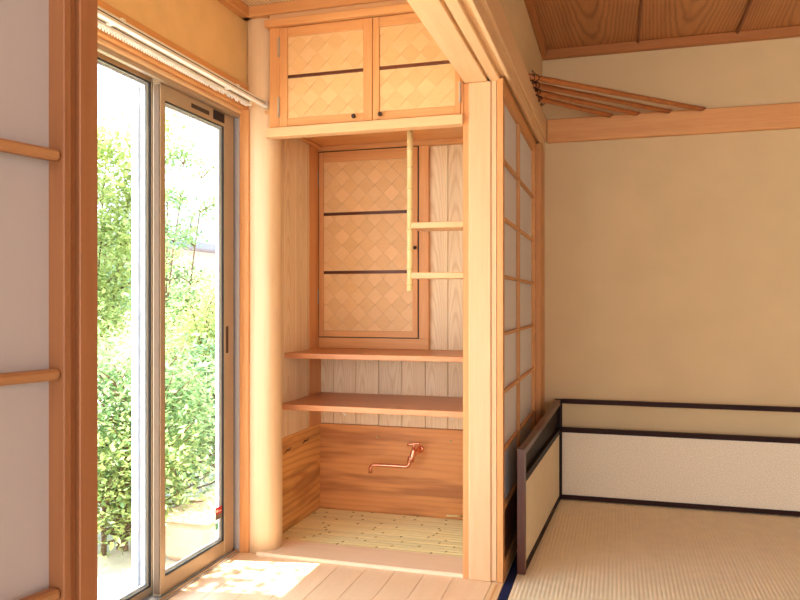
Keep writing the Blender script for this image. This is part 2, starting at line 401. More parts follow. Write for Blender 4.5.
# natural log post, slightly squared, swelling
vs, fs = [], []
NN, NH = 28, 26
for j in range(NH):
    z = 2.20 * j / (NH - 1)
    for k in range(NN):
        a = 2 * math.pi * k / NN
        e = 0.62; cx_, sy_ = math.cos(a), math.sin(a)
        r = 0.068 * (1 + 0.02 * math.sin(z * 3.1 + 1) + .008 * math.sin(z * 9 + a * 2))
        p = 3.0
        rr_ = r / ((abs(cx_) ** p + abs(sy_) ** p) ** (1 / p))
        rr_ = 0.5 * rr_ + 0.5 * r
        vs.append((rr_ * cx_ * .97, rr_ * sy_ * .97, z))
for j in range(NH - 1):
    for k in range(NN): fs.append((j * NN + k, j * NN + (k + 1) % NN, (j + 1) * NN + (k + 1) % NN, (j + 1) * NN + k))
fs.append(tuple(range(NN - 1, -1, -1)))
struct(mesh_obj('pillar_log', vs, fs, POLE_Z, (-1.372, 2.718, 0), None, smooth=True), 'polished pale log pillar between glass door and alcove')

# ------------------------------------------------------------------ window (aluminium sliding glass doors)
struct(box('wall_left_lower', SAND, -1.60, -1.44, -2.0, -0.56, -0.02, 1.87, bev=0))
win = empty('window_1', (-1.47, 1.9, 0.0)); struct(win, 'bronze aluminium sliding glass doors onto the garden')
box('head_timber', ORG_Y, -1.56, -1.420, -0.5, 2.70, 1.768, 1.866, win, bev=.003)
box('head_timber_step', HIN_Y, -1.49, -1.440, -0.5, 2.70, 1.752, 1.768, win, bev=.003)
box('head_frame', ALU_B, -1.469, -1.450, -0.5, 2.66, 1.737, 1.752, win, bev=.001)
box('head_frame', ALU_B, -1.502, -1.470, 2.148, 2.66, 1.738, 1.768, win, bev=.001)
box('shade_plate', flat('bronze_dark', (112, 88, 68), .5), -1.494, -1.474, 2.1445, 2.148, 0.02, 1.73, win, bev=0)  # dark plate painting a shaded groove over the stile's bright side face
box('bottom_track', ALU_S, -1.56, -1.452, -0.5, 2.66, -0.03, 0.006, win, bev=.001)
box('track_rib', ALU_B, -1.462, -1.456, -0.5, 2.66, 0.006, 0.014, win, bev=.001)
box('side_frame', ALU_S, -1.56, -1.452, 2.652, 2.70, -0.02, 1.752, win, bev=.001)
box('side_gasket', ALU_G, -1.50, -1.476, 2.640, 2.652, 0.0, 1.745, win, bev=0)
box('side_timber', ORG_Z, -1.452, -1.411, 2.652, 2.73, 0.0, 1.768, win, bev=.002)
box('near_timber', ORG_Z, -1.56, -1.42, -0.56, -0.50, 0.0, 1.866, win, bev=.002)
def sash(nm, x0, x1, y0, y1, wl, wr, slot, zg0=.070, zg1=1.683, ztop=1.737):
    s = box(nm, ALU_B, x0, x1, y0, y0 + wl, 0.012, ztop, win, bev=.0015)
    P = s
    box('sash_stile', ALU_B, x0, x1, y1 - wr, y1, 0.012, ztop, P, bev=.0015)
    box('sash_rail', ALU_B, x0, x1 - .001, y0 + wl, y1 - wr, 0.012, zg0, P, bev=.0015)
    box('sash_rail', ALU_B, x0, x1 - .001, y0 + wl, y1 - wr, zg1, ztop, P, bev=.0015)
    a, b_ = y0 + wl, y1 - wr
    xm = x1 - .014
    for (yy0, yy1, zz0, zz1) in ((a, a + .004, .0001 + zg0, zg1), (b_ - .004, b_, .0001 + zg0, zg1), (a, b_, zg0, zg0 + .0035), (a, b_, zg1 - .004, zg1)):
        box('gasket', ALU_G, xm + .004, x1 - .003, yy0, yy1, zz0, zz1, P, bev=0)
    for (yy0, yy1, zz0, zz1) in ((a + .004, a + .014, zg0 + .0035, zg1 - .004), (b_ - .016, b_ - .004, zg0 + .0035, zg1 - .004), (a + .014, b_ - .016, zg0 + .0035, zg0 + .0135), (a + .014, b_ - .016, zg1 - .014, zg1 - .004)):
        box('glass_spacer', ALU_W, xm - .007, xm - .001, yy0, yy1, zz0, zz1, P, bev=0)
    box('pane', GLASS, xm + .001, xm + .004, a + .001, b_ - .001, zg0 + .001, zg1 - .001, P, bev=0)
    return P
far = sash('sash', -1.500, -1.470, 2.148, 2.640, .027, .073, True)
near = sash('sash', -1.545, -1.513, 1.22, 2.205, .07, .045, False, .037, 1.744, 1.766)
sash('sash', -1.500, -1.470, 0.33, 1.28, .07, .07, False); sash('sash', -1.545, -1.513, -0.50, 0.39, .07, .07, False)
box('pull', DARKM, -1.4705, -1.4690, 2.578, 2.596, 0.80, 0.905, far, bev=0)
box('vent_slot', DARKM, -1.4715, -1.4695, 2.335, 2.455, 1.700, 1.715, far, bev=0)
box('lock_block', ALU_G, -1.4715, -1.4680, 2.485, 2.565, 1.695, 1.730, far, bev=.001)
box('screen_stile', ALU_W, -1.60, -1.575, 2.17, 2.215, -0.02, 1.74, win, bev=.001)
box('screen_stile', ALU_S, -1.56, -1.545, 2.165, 2.195, -0.02, 1.74, win, bev=.001)
# warning sticker on the far pane
st = empty('safety_sticker', (-1.4739, 2.531, 0.186)); tag(st, 'small red and grey sticker on far glass door low corner', 'sticker')
ST_R = flat('sticker_red', (196, 44, 40), .5); ST_G = flat('sticker_grey', (120, 108, 92), .5); ST_W = flat('sticker_white', (240, 226, 220), .5); ST_N = flat('sticker_green', (120, 196, 160), .5)
box('red_field', ST_R, -1.4800, -1.4790, 2.516, 2.564, 0.182, 0.208, st, bev=0)
box('grey_field', ST_G, -1.4800, -1.4790, 2.516, 2.564, 0.162, 0.182, st, bev=0)
box('white_mark', ST_W, -1.4792, -1.4785, 2.520, 2.536, 0.190, 0.200, st, bev=0)
box('white_mark', ST_W, -1.4792, -1.4785, 2.541, 2.557, 0.190, 0.194, st, bev=0)
st2 = box('window_sticker', ST_N, -1.4800, -1.4790, 2.515, 2.535, 0.125, 0.150, bev=0)
tag(st2, 'tiny pale green sticker below the red one on glass', 'sticker')

# ------------------------------------------------------------------ curtain rail
cr = empty('curtain_rail', (-1.33, 2.0, 1.76)); tag(cr, 'white double curtain rail mounted above the glass doors', 'curtain rail')
for nm, xc, z0, z1, ye in (('front_track', -1.331, 1.766, 1.786, 2.63), ('back_track', -1.385, 1.770, 1.788, 2.60)):
    tr_ = box(nm, WHITE, xc - .010, xc + .010, 0.9, ye, z0, z1, cr, bev=.002)
    box('track_slit', DARKM, xc + .0098, xc + .0106, 0.9, ye - .01, z0 + .0085, z0 + .0115, tr_, bev=0)
    box('end_cap', WHITE, xc - .012, xc + .012, ye, ye + .012, z0 - .002, z1 + .002, tr_, bev=.003)
for y in (1.1, 1.75, 2.4):
    b_ = box('bracket', WHITE, -1.432, -1.32, y, y + .016, 1.776, 1.790, cr, bev=.001)
    box('bracket_plate', WHITE, -1.428, -1.415, y - .006, y + .022, 1.788, 1.84, b_, bev=.001)
# rings under the back track, one shared mesh
bm = bmesh.new(); bmesh.ops.create_uvsphere(bm, u_segments=8, v_segments=5, radius=.0042)
for v in bm.verts: v.co.z *= 1.6; v.co.y *= .6
rm = D.meshes.new('runner'); bm.to_mesh(rm); bm.free(); rm.materials.append(WHITE)
y = 1.45
while y < 2.585:
    o = D.objects.new('runner', rm); col.objects.link(o); o.parent = cr
    o.location = Vector((-1.383, y, 1.765)) - Vector(cr.location)
    y += .0125 if y < 2.3 else random.choice((.0125, .02, .03))

# ------------------------------------------------------------------ alcove (mizuya)
XL, XR, YB = -1.385, -0.53, 3.33
wb = struct(box('wall_alcove_back', ORG_Z, XL - .06, XR + .02, YB + .02, YB + .06, 0.0, 2.15, bev=0), 'boarded back wall of the alcove')
seam = [-1.385, -1.318, -1.203, -1.088, -0.974, -0.860, -0.752, -0.638, -0.530]
for i in range(len(seam) - 1):
    box('wall_board', PLK_Z, seam[i] + .001, seam[i + 1] - .001, YB, YB + .02, 0.414, 1.76, wb, bev=.0015)
wl = struct(box('wall_alcove_left', ORG_Z, XL - .06, XL - .02, 2.70, YB + .02, 0.0, 1.76, bev=0), 'boarded left wall of the alcove')
ys = [2.70, 2.815, 2.93, 3.045, 3.16, 3.275, 3.33]
for i in range(len(ys) - 1):
    box('wall_board', PLK_Z, XL - .02, XL, ys[i] + .0006, ys[i + 1] - .0006, 0.414, 1.76, wl, bev=.001)
box('skirting_board', KOS_Y, XL - .02, XL + .003, 2.72, YB, 0.0, 0.414, wl, bev=.002)
box('corner_strip', ORG_Z, XL, XL + .004, 3.19, YB, 0.414, 1.745, wl, bev=.001)
box('skirting_board', KOS_X, XL, XR, YB - .012, YB + .02, 0.0, 0.414, wb, bev=.002)
box('header_board', ORG_X, XL, XR, YB - .04, YB, 1.722, 1.76, wb, bev=.002)
wr_ = struct(box('wall_alcove_right', PLK_Z, XR, XR + .03, 2.72, YB + .02, 0.0, 1.76, bev=.001))
# the two carved slits in the left skirting and small knots on the back one
for ya, za in ((2.955, .355), (3.148, .362)):
    tube('carved_slit', DARKM, [(XL + .0035, ya - .035, za - .010), (XL + .0035, ya - .012, za), (XL + .0035, ya + .012, za - .003), (XL + .0035, ya + .035, za + .006)], [.001, .0035, .0035, .001], wl, n=6)
for xa in (-1.085, -0.735):
    tube('wall_peg', BAM_X, [(xa, YB - .014, .362), (xa, YB - .028, .364)], .004, wb, n=8)
tube('bamboo_peg', BAM_X, [(-0.66, YB - .014, .022), (-0.735, YB - .10, .045)], [.005, .004], wb, n=8)

# shelves
def shelf(nm, mat, yf, z0, z1, label):
    s = box(nm, mat, XL + .001, XR - .001, yf, YB - .001, z0, z1, bev=.002); tag(s, label, 'shelf', None); return s
shelf('shelf', RED_X, 2.925, .757, .779, 'reddish wooden shelf just under the woven wall door')
shelf('shelf', RED_X, 2.885, .540, .564, 'lower and deeper reddish wooden shelf above the copper tap')
for xa in (-1.121, -0.655):
    h_ = tube('hook', WHITE, [(xa, 2.95, .540), (xa, 2.95, .527), (xa + .006, 2.95, .518), (xa + .012, 2.95, .524)], .0025, None, n=6)
    tag(h_, 'tiny white hook under the lower shelf, %s one' % ('left' if xa < -1 else 'right'), 'hook', 'hooks under the lower shelf')

# step board and bamboo drain floor
stp = struct(box('trim_10', STEP_X, -1.37, -0.538, 2.635, 2.812, -0.018, 0.013, bev=.002), 'pale timber board at the alcove front edge')
db = empty('bamboo_drainboard', (-0.95, 3.07, -0.015)); tag(db, 'drain floor of split yellow bamboo slats in the alcove', 'drainboard')
y0 = 2.817; NR = 16; pitch = (3.312 - y0) / NR
for i in range(NR):
    w = pitch * .5 * random.uniform(.9, 1.0); yc = y0 + pitch * (i + .5)
    vs, fs = [], []; segs = 30; K = 6
    x0_, x1_ = XL + .006, XR - .004
    nd = []; xx = x0_ + random.uniform(0, .2)
    while xx < x1_: nd.append(xx); xx += random.uniform(.16, .28)
    px = [x0_, x1_]
    for q in nd: px += [q - .004, q - .001, q + .001, q + .004]
    px = sorted(v for v in px if x0_ <= v <= x1_)
    wob = random.uniform(-.0012, .0012)
    for xx in px:
        bulge = 1.0
        for q in nd:
            if abs(xx - q) < .002: bulge = 1.05
        for k in range(K + 1):
            a = math.pi * k / K
            vs.append((xx, yc - math.cos(a) * w * bulge + wob * math.sin(xx * 7), .001 + math.sin(a) * w * .62 * bulge))
    for i2 in range(len(px) - 1):
        for k in range(K): fs.append((i2 * (K + 1) + k, (i2 + 1) * (K + 1) + k, (i2 + 1) * (K + 1) + k + 1, i2 * (K + 1) + k + 1))
    c0 = Vector((-0.95, yc, 0))
    s = mesh_obj('bamboo_slat', [Vector(v) - c0 for v in vs], fs, BAM_X, c0, db, smooth=True)
    for q in nd:
        if x0_ + .01 < q < x1_ - .01:
            # short dark node scar lying across the slat
            sp_ = random.uniform(-.35, .35)
            a0 = math.pi / 2 + sp_ - .35; a1 = math.pi / 2 + sp_ + .35
            pts = [(q + .002 * kk, yc - math.cos(a0 + (a1 - a0) * kk / 3) * w * 1.05, .0018 + math.sin(a0 + (a1 - a0) * kk / 3) * w * .65) for kk in range(4)]
            tube('bamboo_joint', BNODE, pts, .0016, s, n=5)
struct(box('alcove_floor_bed', flat('bed_dark', (60, 46, 30), .9), XL, XR, 2.812, YB, -0.02, -0.001, bev=0))

# copper tap
tp = empty('water_tap', (-0.885, YB - .012, 0.30)); tag(tp, 'copper wall tap with long swivel spout in the alcove', 'tap')
TY = 3.235
tube('wall_flange', COPPER, [(-0.880, YB - .012, .318), (-0.880, YB - .018, .318), (-0.880, YB - .022, .318)], [.017, .017, .011], tp, n=18)
tube('tap_body', COPPER, [(-0.880, YB - .018, .318), (-0.882, YB - .05, .318), (-0.880, TY + .03, .317), (-0.893, TY, .312)], [.010, .012, .013, .013], tp, n=14)
tube('valve_body', COPPER, [(-0.889, TY, .342), (-0.890, TY, .325), (-0.893, TY, .31), (-0.898, TY, .295), (-0.900, TY, .292), (-0.903, TY, .282)], [.007, .009, .015, .011, .016, .015], tp, n=14)
tube('valve_stem', COPPER, [(-0.888, TY, .34), (-0.887, TY, .354)], .006, tp, n=10)
tube('tap_handle', COPPER, [(-0.918, TY, .350), (-0.910, TY, .353), (-0.887, TY, .356), (-0.866, TY, .359), (-0.860, TY, .361)], [.005, .0075, .0055, .0075, .005], tp, n=12)
tube('swivel_collar', COPPER, [(-0.905, TY, .274), (-0.905, TY, .288)], [.016, .013], tp, n=14)
sp_pts = [(-0.906, TY, .275), (-0.908, TY, .272)]
for k in range(1, 7):
    a = math.pi / 2 * k / 6; sp_pts.append((-0.908 - .022 * (1 - math.cos(a)), TY, .272 - .022 * math.sin(a)))
sp_pts += [(-1.00, TY, .2505), (-1.075, TY, .2495)]
for k in range(1, 7):
    a = math.pi / 2 * k / 6; sp_pts.append((-1.075 - .022 * math.sin(a), TY, .2495 - .022 * (1 - math.cos(a))))
sp_pts.append((-1.0975, TY, .210))
tube('spout', COPPER, sp_pts, .0082, tp, n=12)

# ------------------------------------------------------------------ woven (ajiro) panels
def weave_panel(parent, x0, x1, z0, z1, yf, side=.058, phase=0.0):
    """overlapping diagonal shavings, each its own slightly tilted piece, clipped to the panel"""
    box('panel_backing', AJI2, x0, x1, yf + .004, yf + .008, z0, z1, parent, bev=0)
    h = side / math.sqrt(2)
    cx, cz = (x0 + x1) / 2, (z0 + z1) / 2
    ni = int((x1 - x0) / h) + 3; nj = int((z1 - z0) / h) + 3
    for i in range(-ni, ni + 1):
        for j in range(-nj, nj + 1):
            if (i + j) % 2: continue
            x = x0 + phase * h + (i) * h; z = z0 + j * h
            if x < x0 - h or x > x1 + h or z < z0 - h or z > z1 + h: continue
            g = .99
            poly = [(x - h * g, z), (x, z - h * g), (x + h * g, z), (x, z + h * g)]
            for ax_, lim, sg in ((0, x0 + .0005, 1), (0, x1 - .0005, -1), (1, z0 + .0005, 1), (1, z1 - .0005, -1)):
                out = []
                for q in range(len(poly)):
                    a, b_ = poly[q], poly[(q + 1) % len(poly)]
                    ia, ib = (a[ax_] - lim) * sg >= 0, (b_[ax_] - lim) * sg >= 0
                    if ia: out.append(a)
                    if ia != ib:
                        tt = (lim - a[ax_]) / (b_[ax_] - a[ax_]); out.append((a[0] + (b_[0] - a[0]) * tt, a[1] + (b_[1] - a[1]) * tt))
                poly = out
                if not poly: break
            if len(poly) < 3: continue
            ar = abs(sum(poly[q][0] * poly[(q + 1) % len(poly)][1] - poly[(q + 1) % len(poly)][0] * poly[q][1] for q in range(len(poly)))) / 2
            if ar < 3e-5: continue
            turned = i % 2 == 0
            tlt = .018 * random.uniform(.5, 1.5) * (1 if turned else -1)
            mx_ = sum(p[0] for p in poly) / len(poly); mz_ = sum(p[1] for p in poly) / len(poly)
            n_ = len(poly); vs = []
            for p in poly: vs.append((p[0] - mx_, -.0008 + tlt * ((p[0] - x) * .7 + (p[1] - z) * .7), p[1] - mz_))
            for p in poly: vs.append((p[0] - mx_, .003, p[1] - mz_))
            fs = [tuple(range(n_))] + [(q, n_ + q, n_ + (q + 1) % n_, (q + 1) % n_) for q in range(n_)]
            mesh_obj('woven_shaving', vs, fs, AJI if turned else AJI2, (mx_, yf, mz_), parent)

# small woven door in the alcove's back wall
fr_ = empty('wall_cupboard', (-1.11, 3.32, .7795)); tag(fr_, 'built-in cupboard with tall woven door in the alcove wall', 'cupboard')
box('case_rail', ORG_X, -1.381, -0.837, 3.302, 3.329, .7795, .830, fr_, bev=.001)
box('case_stile', ORG_Z, -0.883, -0.837, 3.302, 3.3295, .830, 1.722, fr_, bev=.001)
box('door_gap_shade', DARKM, -1.381, -0.883, 3.2990, 3.329, .8300, 1.7215, fr_, bev=0)  # dark sheet standing in for the shadow gap around the door
dr = box('door', ORG_Z, -1.3765, -1.354, 3.292, 3.322, .8345, 1.7165, fr_, bev=.001)
box('door_stile', ORG_Z, -0.911, -0.8875, 3.292, 3.322, .8345, 1.7165, dr, bev=.001)
box('door_rail', ORG_X, -1.354, -0.911, 3.293, 3.322, .8345, .863, dr, bev=.001)
box('door_rail', ORG_X, -1.354, -0.911, 3.293, 3.322, 1.668, 1.7165, dr, bev=.001)
for z in (1.141, 1.420): box('dark_divider', DRK, -1.354, -0.911, 3.294, 3.312, z - .007, z + .007, dr, bev=.002)
for z0, z1 in ((.863, 1.134), (1.148, 1.413), (1.427, 1.668)): weave_panel(dr, -1.354, -.911, z0, z1, 3.2975, phase=.3)
for z in (1.025, 1.587): box('hinge', STEEL, -1.3845, -1.3795, 3.286, 3.296, z - .035, z + .035, dr, bev=.001)
tube('knob', DARKM, [(-0.897, 3.296, 1.250), (-0.897, 3.286, 1.250), (-0.897, 3.282, 1.250), (-0.897, 3.274, 1.250)], [.004, .005, .009, .006], dr, n=12)

# upper cupboard over the alcove (tenbukuro)
cab = empty('upper_cupboard', (-0.92, 2.95, 1.63)); tag(cab, 'upper cupboard with two woven doors above the alcove', 'cupboard')
box('bottom_fascia', HIN_X, -1.312, -0.5345, 2.604, 2.655, 1.640, 1.675, cab, bev=.002)
box('soffit', ORG_X, XL + .002, XR - .002, 2.656, 3.285, 1.744, 1.758, cab, bev=0)
box('fascia_back', HIN_X, -1.30, -0.5345, 2.655, 2.675, 1.660, 1.744, cab, bev=0)
box('soffit_moulding', ORG_Y, XL + .004, XL + .030, 2.80, 3.285, 1.734, 1.744, cab, bev=.002)
box('side_stile', ORG_Z, -1.304, -1.262, 2.622, 2.66, 1.677, 2.066, cab, bev=.001)
box('side_stile', ORG_Z, -0.545, -0.536, 2.622, 2.66, 1.677, 2.066, cab, bev=.001)
box('top_rail', ORG_X, -1.316, -0.5345, 2.598, 2.65, 2.066, 2.093, cab, bev=.002)
box('cupboard_back', ORG_X, -1.30, -0.5345, 3.30, 3.32, 1.758, 2.12, cab, bev=0)
def cdoor(x0, x1, knobx, hingex, wl_, wr2):
    d = box('door', ORG_Z, x0, x0 + wl_, 2.618, 2.640, 1.679, 2.063, cab, bev=.0015)
    box('door_stile', ORG_Z, x1 - wr2, x1, 2.618, 2.640, 1.679, 2.063, d, bev=.0015)
    box('door_rail', ORG_X, x0 + wl_, x1 - wr2, 2.619, 2.640, 1.679, 1.710, d, bev=.0015)
    box('door_rail', ORG_X, x0 + wl_, x1 - wr2, 2.619, 2.640, 2.026, 2.063, d, bev=.0015)
    box('dark_divider', DRK, x0 + wl_, x1 - wr2, 2.620, 2.632, 1.866, 1.878, d, bev=.002)
    weave_panel(d, x0 + wl_, x1 - wr2, 1.710, 1.866, 2.625, side=.054, phase=random.random())
    weave_panel(d, x0 + wl_, x1 - wr2, 1.878, 2.026, 2.625, side=.054, phase=random.random())
    for z in (1.755, 1.988):
        box('hinge', STEEL, hingex - .003, hingex + .003, 2.608, 2.618, z - .038, z + .038, d, bev=.001)
    tube('knob', DARKM, [(knobx, 2.618, 1.696), (knobx, 2.606, 1.696), (knobx, 2.601, 1.696), (knobx, 2.594, 1.696)], [.004, .005, .009, .006], d, n=12)
cdoor(-1.2600, -0.8805, -0.949, -1.261, .033, .036)
cdoor(-0.8785, -0.5455, -0.845, -0.5465, .025, .020)

# hanging bamboo rack with two short shelves
hr = empty('hanging_rack', (-0.785, 2.80, 1.744)); tag(hr, 'hanging bamboo pole rack with two short shelves', 'rack')
zt, zb = 1.744, 1.043
nodes = [1.60, 1.53, 1.445, 1.365, 1.285, 1.205, 1.130, 1.068]
zz = [zt]; 
for q in nodes: zz += [q + .006, q + .002, q - .002, q - .006]
zz.append(zb)
rad = []
for v in zz:
    r = .0118
    for q in nodes:
        if abs(v - q) < .003: r = .0133
    rad.append(r)
tube('bamboo_pole', BAM_Z, [(-0.785, 2.80, v) for v in zz], rad, hr, n=16)
for q in nodes:
    tube('pole_joint', BNODE, [(-0.785, 2.80, q - .0017), (-0.785, 2.80, q - .0003)], .0136, hr, n=16)
for z in (1.300, 1.104): box('short_shelf', HIN_X, -0.776, XR - .0005, 2.785, 2.93, z - .012, z + .011, hr, bev=.002)

# ------------------------------------------------------------------ paper doors stacked beside the pillar
def shoji(nm, x0, x1, y0, y1, mats):
    zs, ys_ = mats
    r = empty(nm, ((x0 + x1) / 2, (y0 + y1) / 2, 0)); struct(r)
    box('stile', zs, x0, x1, y0, y0 + .036, .004, 1.796, r, bev=.001)
    box('stile', zs, x0, x1, y1 - .060, y1, .004, 1.796, r, bev=.001)
    a, b_ = y0 + .036, y1 - .060
    box('top_rail', ys_, x0, x1, a, b_, 1.742, 1.796, r, bev=.001)
    box('bottom_rail', ys_, x0, x1, a, b_, .004, .062, r, bev=.001)
    box('shade_panel', LACR, x0 + .006, x1 - .006, a, b_, .062, .245, r, bev=.001)  # dark board added to imitate the shade behind the low screen
    box('paper', PAPER, x0 + .0035, x0 + .0045, a, b_, .245, 1.742, r, bev=0)
    for z in (.250, .461, .672, .884, 1.092, 1.303, 1.514):
        box('muntin', ys_, x0 + .005, x1 - .003, a, b_, z - .006, z + .006, r, bev=.001)
    box('muntin', zs, x0 + .005, x1 - .002, 3.098, 3.112, .062, 1.742, r, bev=.001)
    return r
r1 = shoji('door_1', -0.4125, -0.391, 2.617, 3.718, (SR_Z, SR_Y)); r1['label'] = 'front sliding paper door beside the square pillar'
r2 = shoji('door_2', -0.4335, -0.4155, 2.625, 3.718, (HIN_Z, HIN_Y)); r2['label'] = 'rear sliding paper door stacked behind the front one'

# near paper door at the left edge, turned a little
nd_ = empty('door_3', (-0.535, 0.616, 0.0)); struct(nd_, 'close paper sliding door at the left edge of view')
def nbox(name, mat, u0, u1, v0, v1, z0, z1, bev=.001):   # u across (+ towards viewer side), v along the door
    o = box(name, mat, u0, u1, v0, v1, z0, z1, None, bev); o.parent = nd_; return o
PAPER_N = paper_mat('near_paper_shaded', (194, 180, 172), .2)  # darker copy of the shoji paper, shade put into its colour
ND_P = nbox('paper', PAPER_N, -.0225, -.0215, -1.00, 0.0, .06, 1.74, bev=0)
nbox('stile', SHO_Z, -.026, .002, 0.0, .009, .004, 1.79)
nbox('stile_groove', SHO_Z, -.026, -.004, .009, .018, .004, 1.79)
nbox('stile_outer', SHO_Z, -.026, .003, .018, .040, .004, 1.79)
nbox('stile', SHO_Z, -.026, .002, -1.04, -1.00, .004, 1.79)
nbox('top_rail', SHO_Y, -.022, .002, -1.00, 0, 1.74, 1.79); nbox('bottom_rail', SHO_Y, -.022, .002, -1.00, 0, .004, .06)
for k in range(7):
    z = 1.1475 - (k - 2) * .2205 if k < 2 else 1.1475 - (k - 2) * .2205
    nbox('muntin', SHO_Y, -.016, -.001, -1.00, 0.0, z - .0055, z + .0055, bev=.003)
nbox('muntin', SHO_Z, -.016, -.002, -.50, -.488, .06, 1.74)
nd_.rotation_euler = (0, 0, -math.radians(12.6))
# jamb beyond that door

# ------------------------------------------------------------------ low two-panel screen (furosaki)
sc = empty('tea_screen', (-0.285, 3.82, 0.0015)); tag(sc, 'low two panel screen with dark lacquer frame and pale panels', 'screen')
# right leaf along the back wall
def rb(name, mat, *a, p=sc, bev=.001): return box(name, mat, *a, p, bev)
lf = rb('right_leaf', MICA, -0.272, 1.28, 3.826, 3.836, .022, .338)
rb('frame_post', LACQ, -0.307, -0.272, 3.815, 3.842, .001, .505, p=lf)
rb('frame_post', LACQ, 1.28, 1.305, 3.815, 3.842, .001, .505, p=lf)
LQX = wood('lacquer_x', (56, 28, 20), (34, 16, 12), 'X', streak=1, rough=.5, spec=.12)
rb('frame_rail', LQX, -0.272, 1.28, 3.817, 3.840, .001, .022, p=lf)
rb('frame_rail', LQX, -0.272, 1.28, 3.817, 3.840, .338, .362, p=lf)
rb('frame_rail', LQX, -0.272, 1.28, 3.815, 3.842, .484, .506, p=lf)
# left leaf, hinged at the corner, coming forward along the doors
A = Vector((-0.3405, 2.72, 0)); B = Vector((-0.290, 3.812, 0)); dv = (B - A).normalized(); nv = Vector((dv.y, -dv.x, 0))
def slab(name, mat, s0, s1, za0, za1, zb0, zb1, t0, t1, parent):
    L_ = (B - A).length; vs = []
    for s_, zl, zh in ((s0, za0, za1), (s1, zb0, zb1)):
        for t_ in (t0, t1):
            for z in (zl, zh): vs.append(A + dv * (s_ * L_) + nv * t_ + Vector((0, 0, z)))
    fs = [(0, 1, 3, 2), (4, 6, 7, 5), (0, 4, 5, 1), (2, 3, 7, 6), (1, 5, 7, 3), (0, 2, 6, 4)]
    c_ = sum(vs, Vector()) / 8
    return mesh_obj(name, [v - c_ for v in vs], fs, mat, c_, parent)
ll = slab('left_leaf', SCRN, .025, .99, .022, .330, .022, .340, -.002, .007, sc)
slab('frame_post', LACR, 0, .026, 0, .458, 0, .459, -.014, .014, ll)
slab('frame_post', LACQ, .985, 1.0, 0, .503, 0, .504, -.013, .013, ll)
slab('frame_rail', LACQ, .026, .985, 0, .026, 0, .024, -.012, .012, ll)
slab('frame_rail', LACQ, .026, .985, .330, .358, .338, .362, -.012, .012, ll)
slab('frame_rail', LACR, .026, .985, .434, .456, .480, .503, -.013, .013, ll)
slab('gap_shade_board', LACQ, .026, .985, .358, .434, .362, .480, -.010, -.004, ll)  # dark board filling the open gap, stands for the darkness seen through it

# ------------------------------------------------------------------ corner rack of bamboo rods on the picture rails
rk = empty('corner_rack', (-0.36, 3.88, 1.944)); tag(rk, 'triangular corner rack of brown bamboo rods lashed with vine', 'rack')
Lft = [3.10, 3.215, 3.33, 3.44]; Rgt = [.405, .250, .100, -.030]
for i, (ya, xb) in enumerate(zip(Lft, Rgt)):
    z = 1.942
    a = Vector((-0.372, ya, z)); b_ = Vector((xb, 3.888, z))
    pts, rad = [], []
    kk = 14
    for k in range(kk + 1):
        p = a.lerp(b_, k / kk); pts.append(p); rad.append(.0125 * (1.12 if k % 4 == 2 else 1.0) * (1 - .12 * k / kk))
    rod = tube('bamboo_rod', ROD, pts, rad, rk, n=10)
    for q in range(2):
        c_ = a.lerp(b_, .035 + q * .02)
        ring = []
        ax_ = (b_ - a).normalized(); e1 = ax_.cross(Vector((0, 0, 1))).normalized(); e2 = ax_.cross(e1)
        for k in range(13):
            t_ = 2 * math.pi * k / 12; ring.append(c_ + (e1 * math.cos(t_) + e2 * math.sin(t_)) * .0145 + ax_ * .004 * math.sin(t_ * 2 + q))
        tube('vine_wrap', VINE, ring, .0022, rod, n=5)
# lashing vine running along the rod ends
vp = []
for k in range(40):
    s_ = k / 39; y_ = 3.10 + s_ * (3.60 - 3.10)
    vp.append((-0.355 + .012 * math.sin(k * 1.7) + .012, y_, 1.948 + .014 * math.cos(k * 1.3)))
tube('vine_lashing', VINE, vp, .0024, rk, n=5)

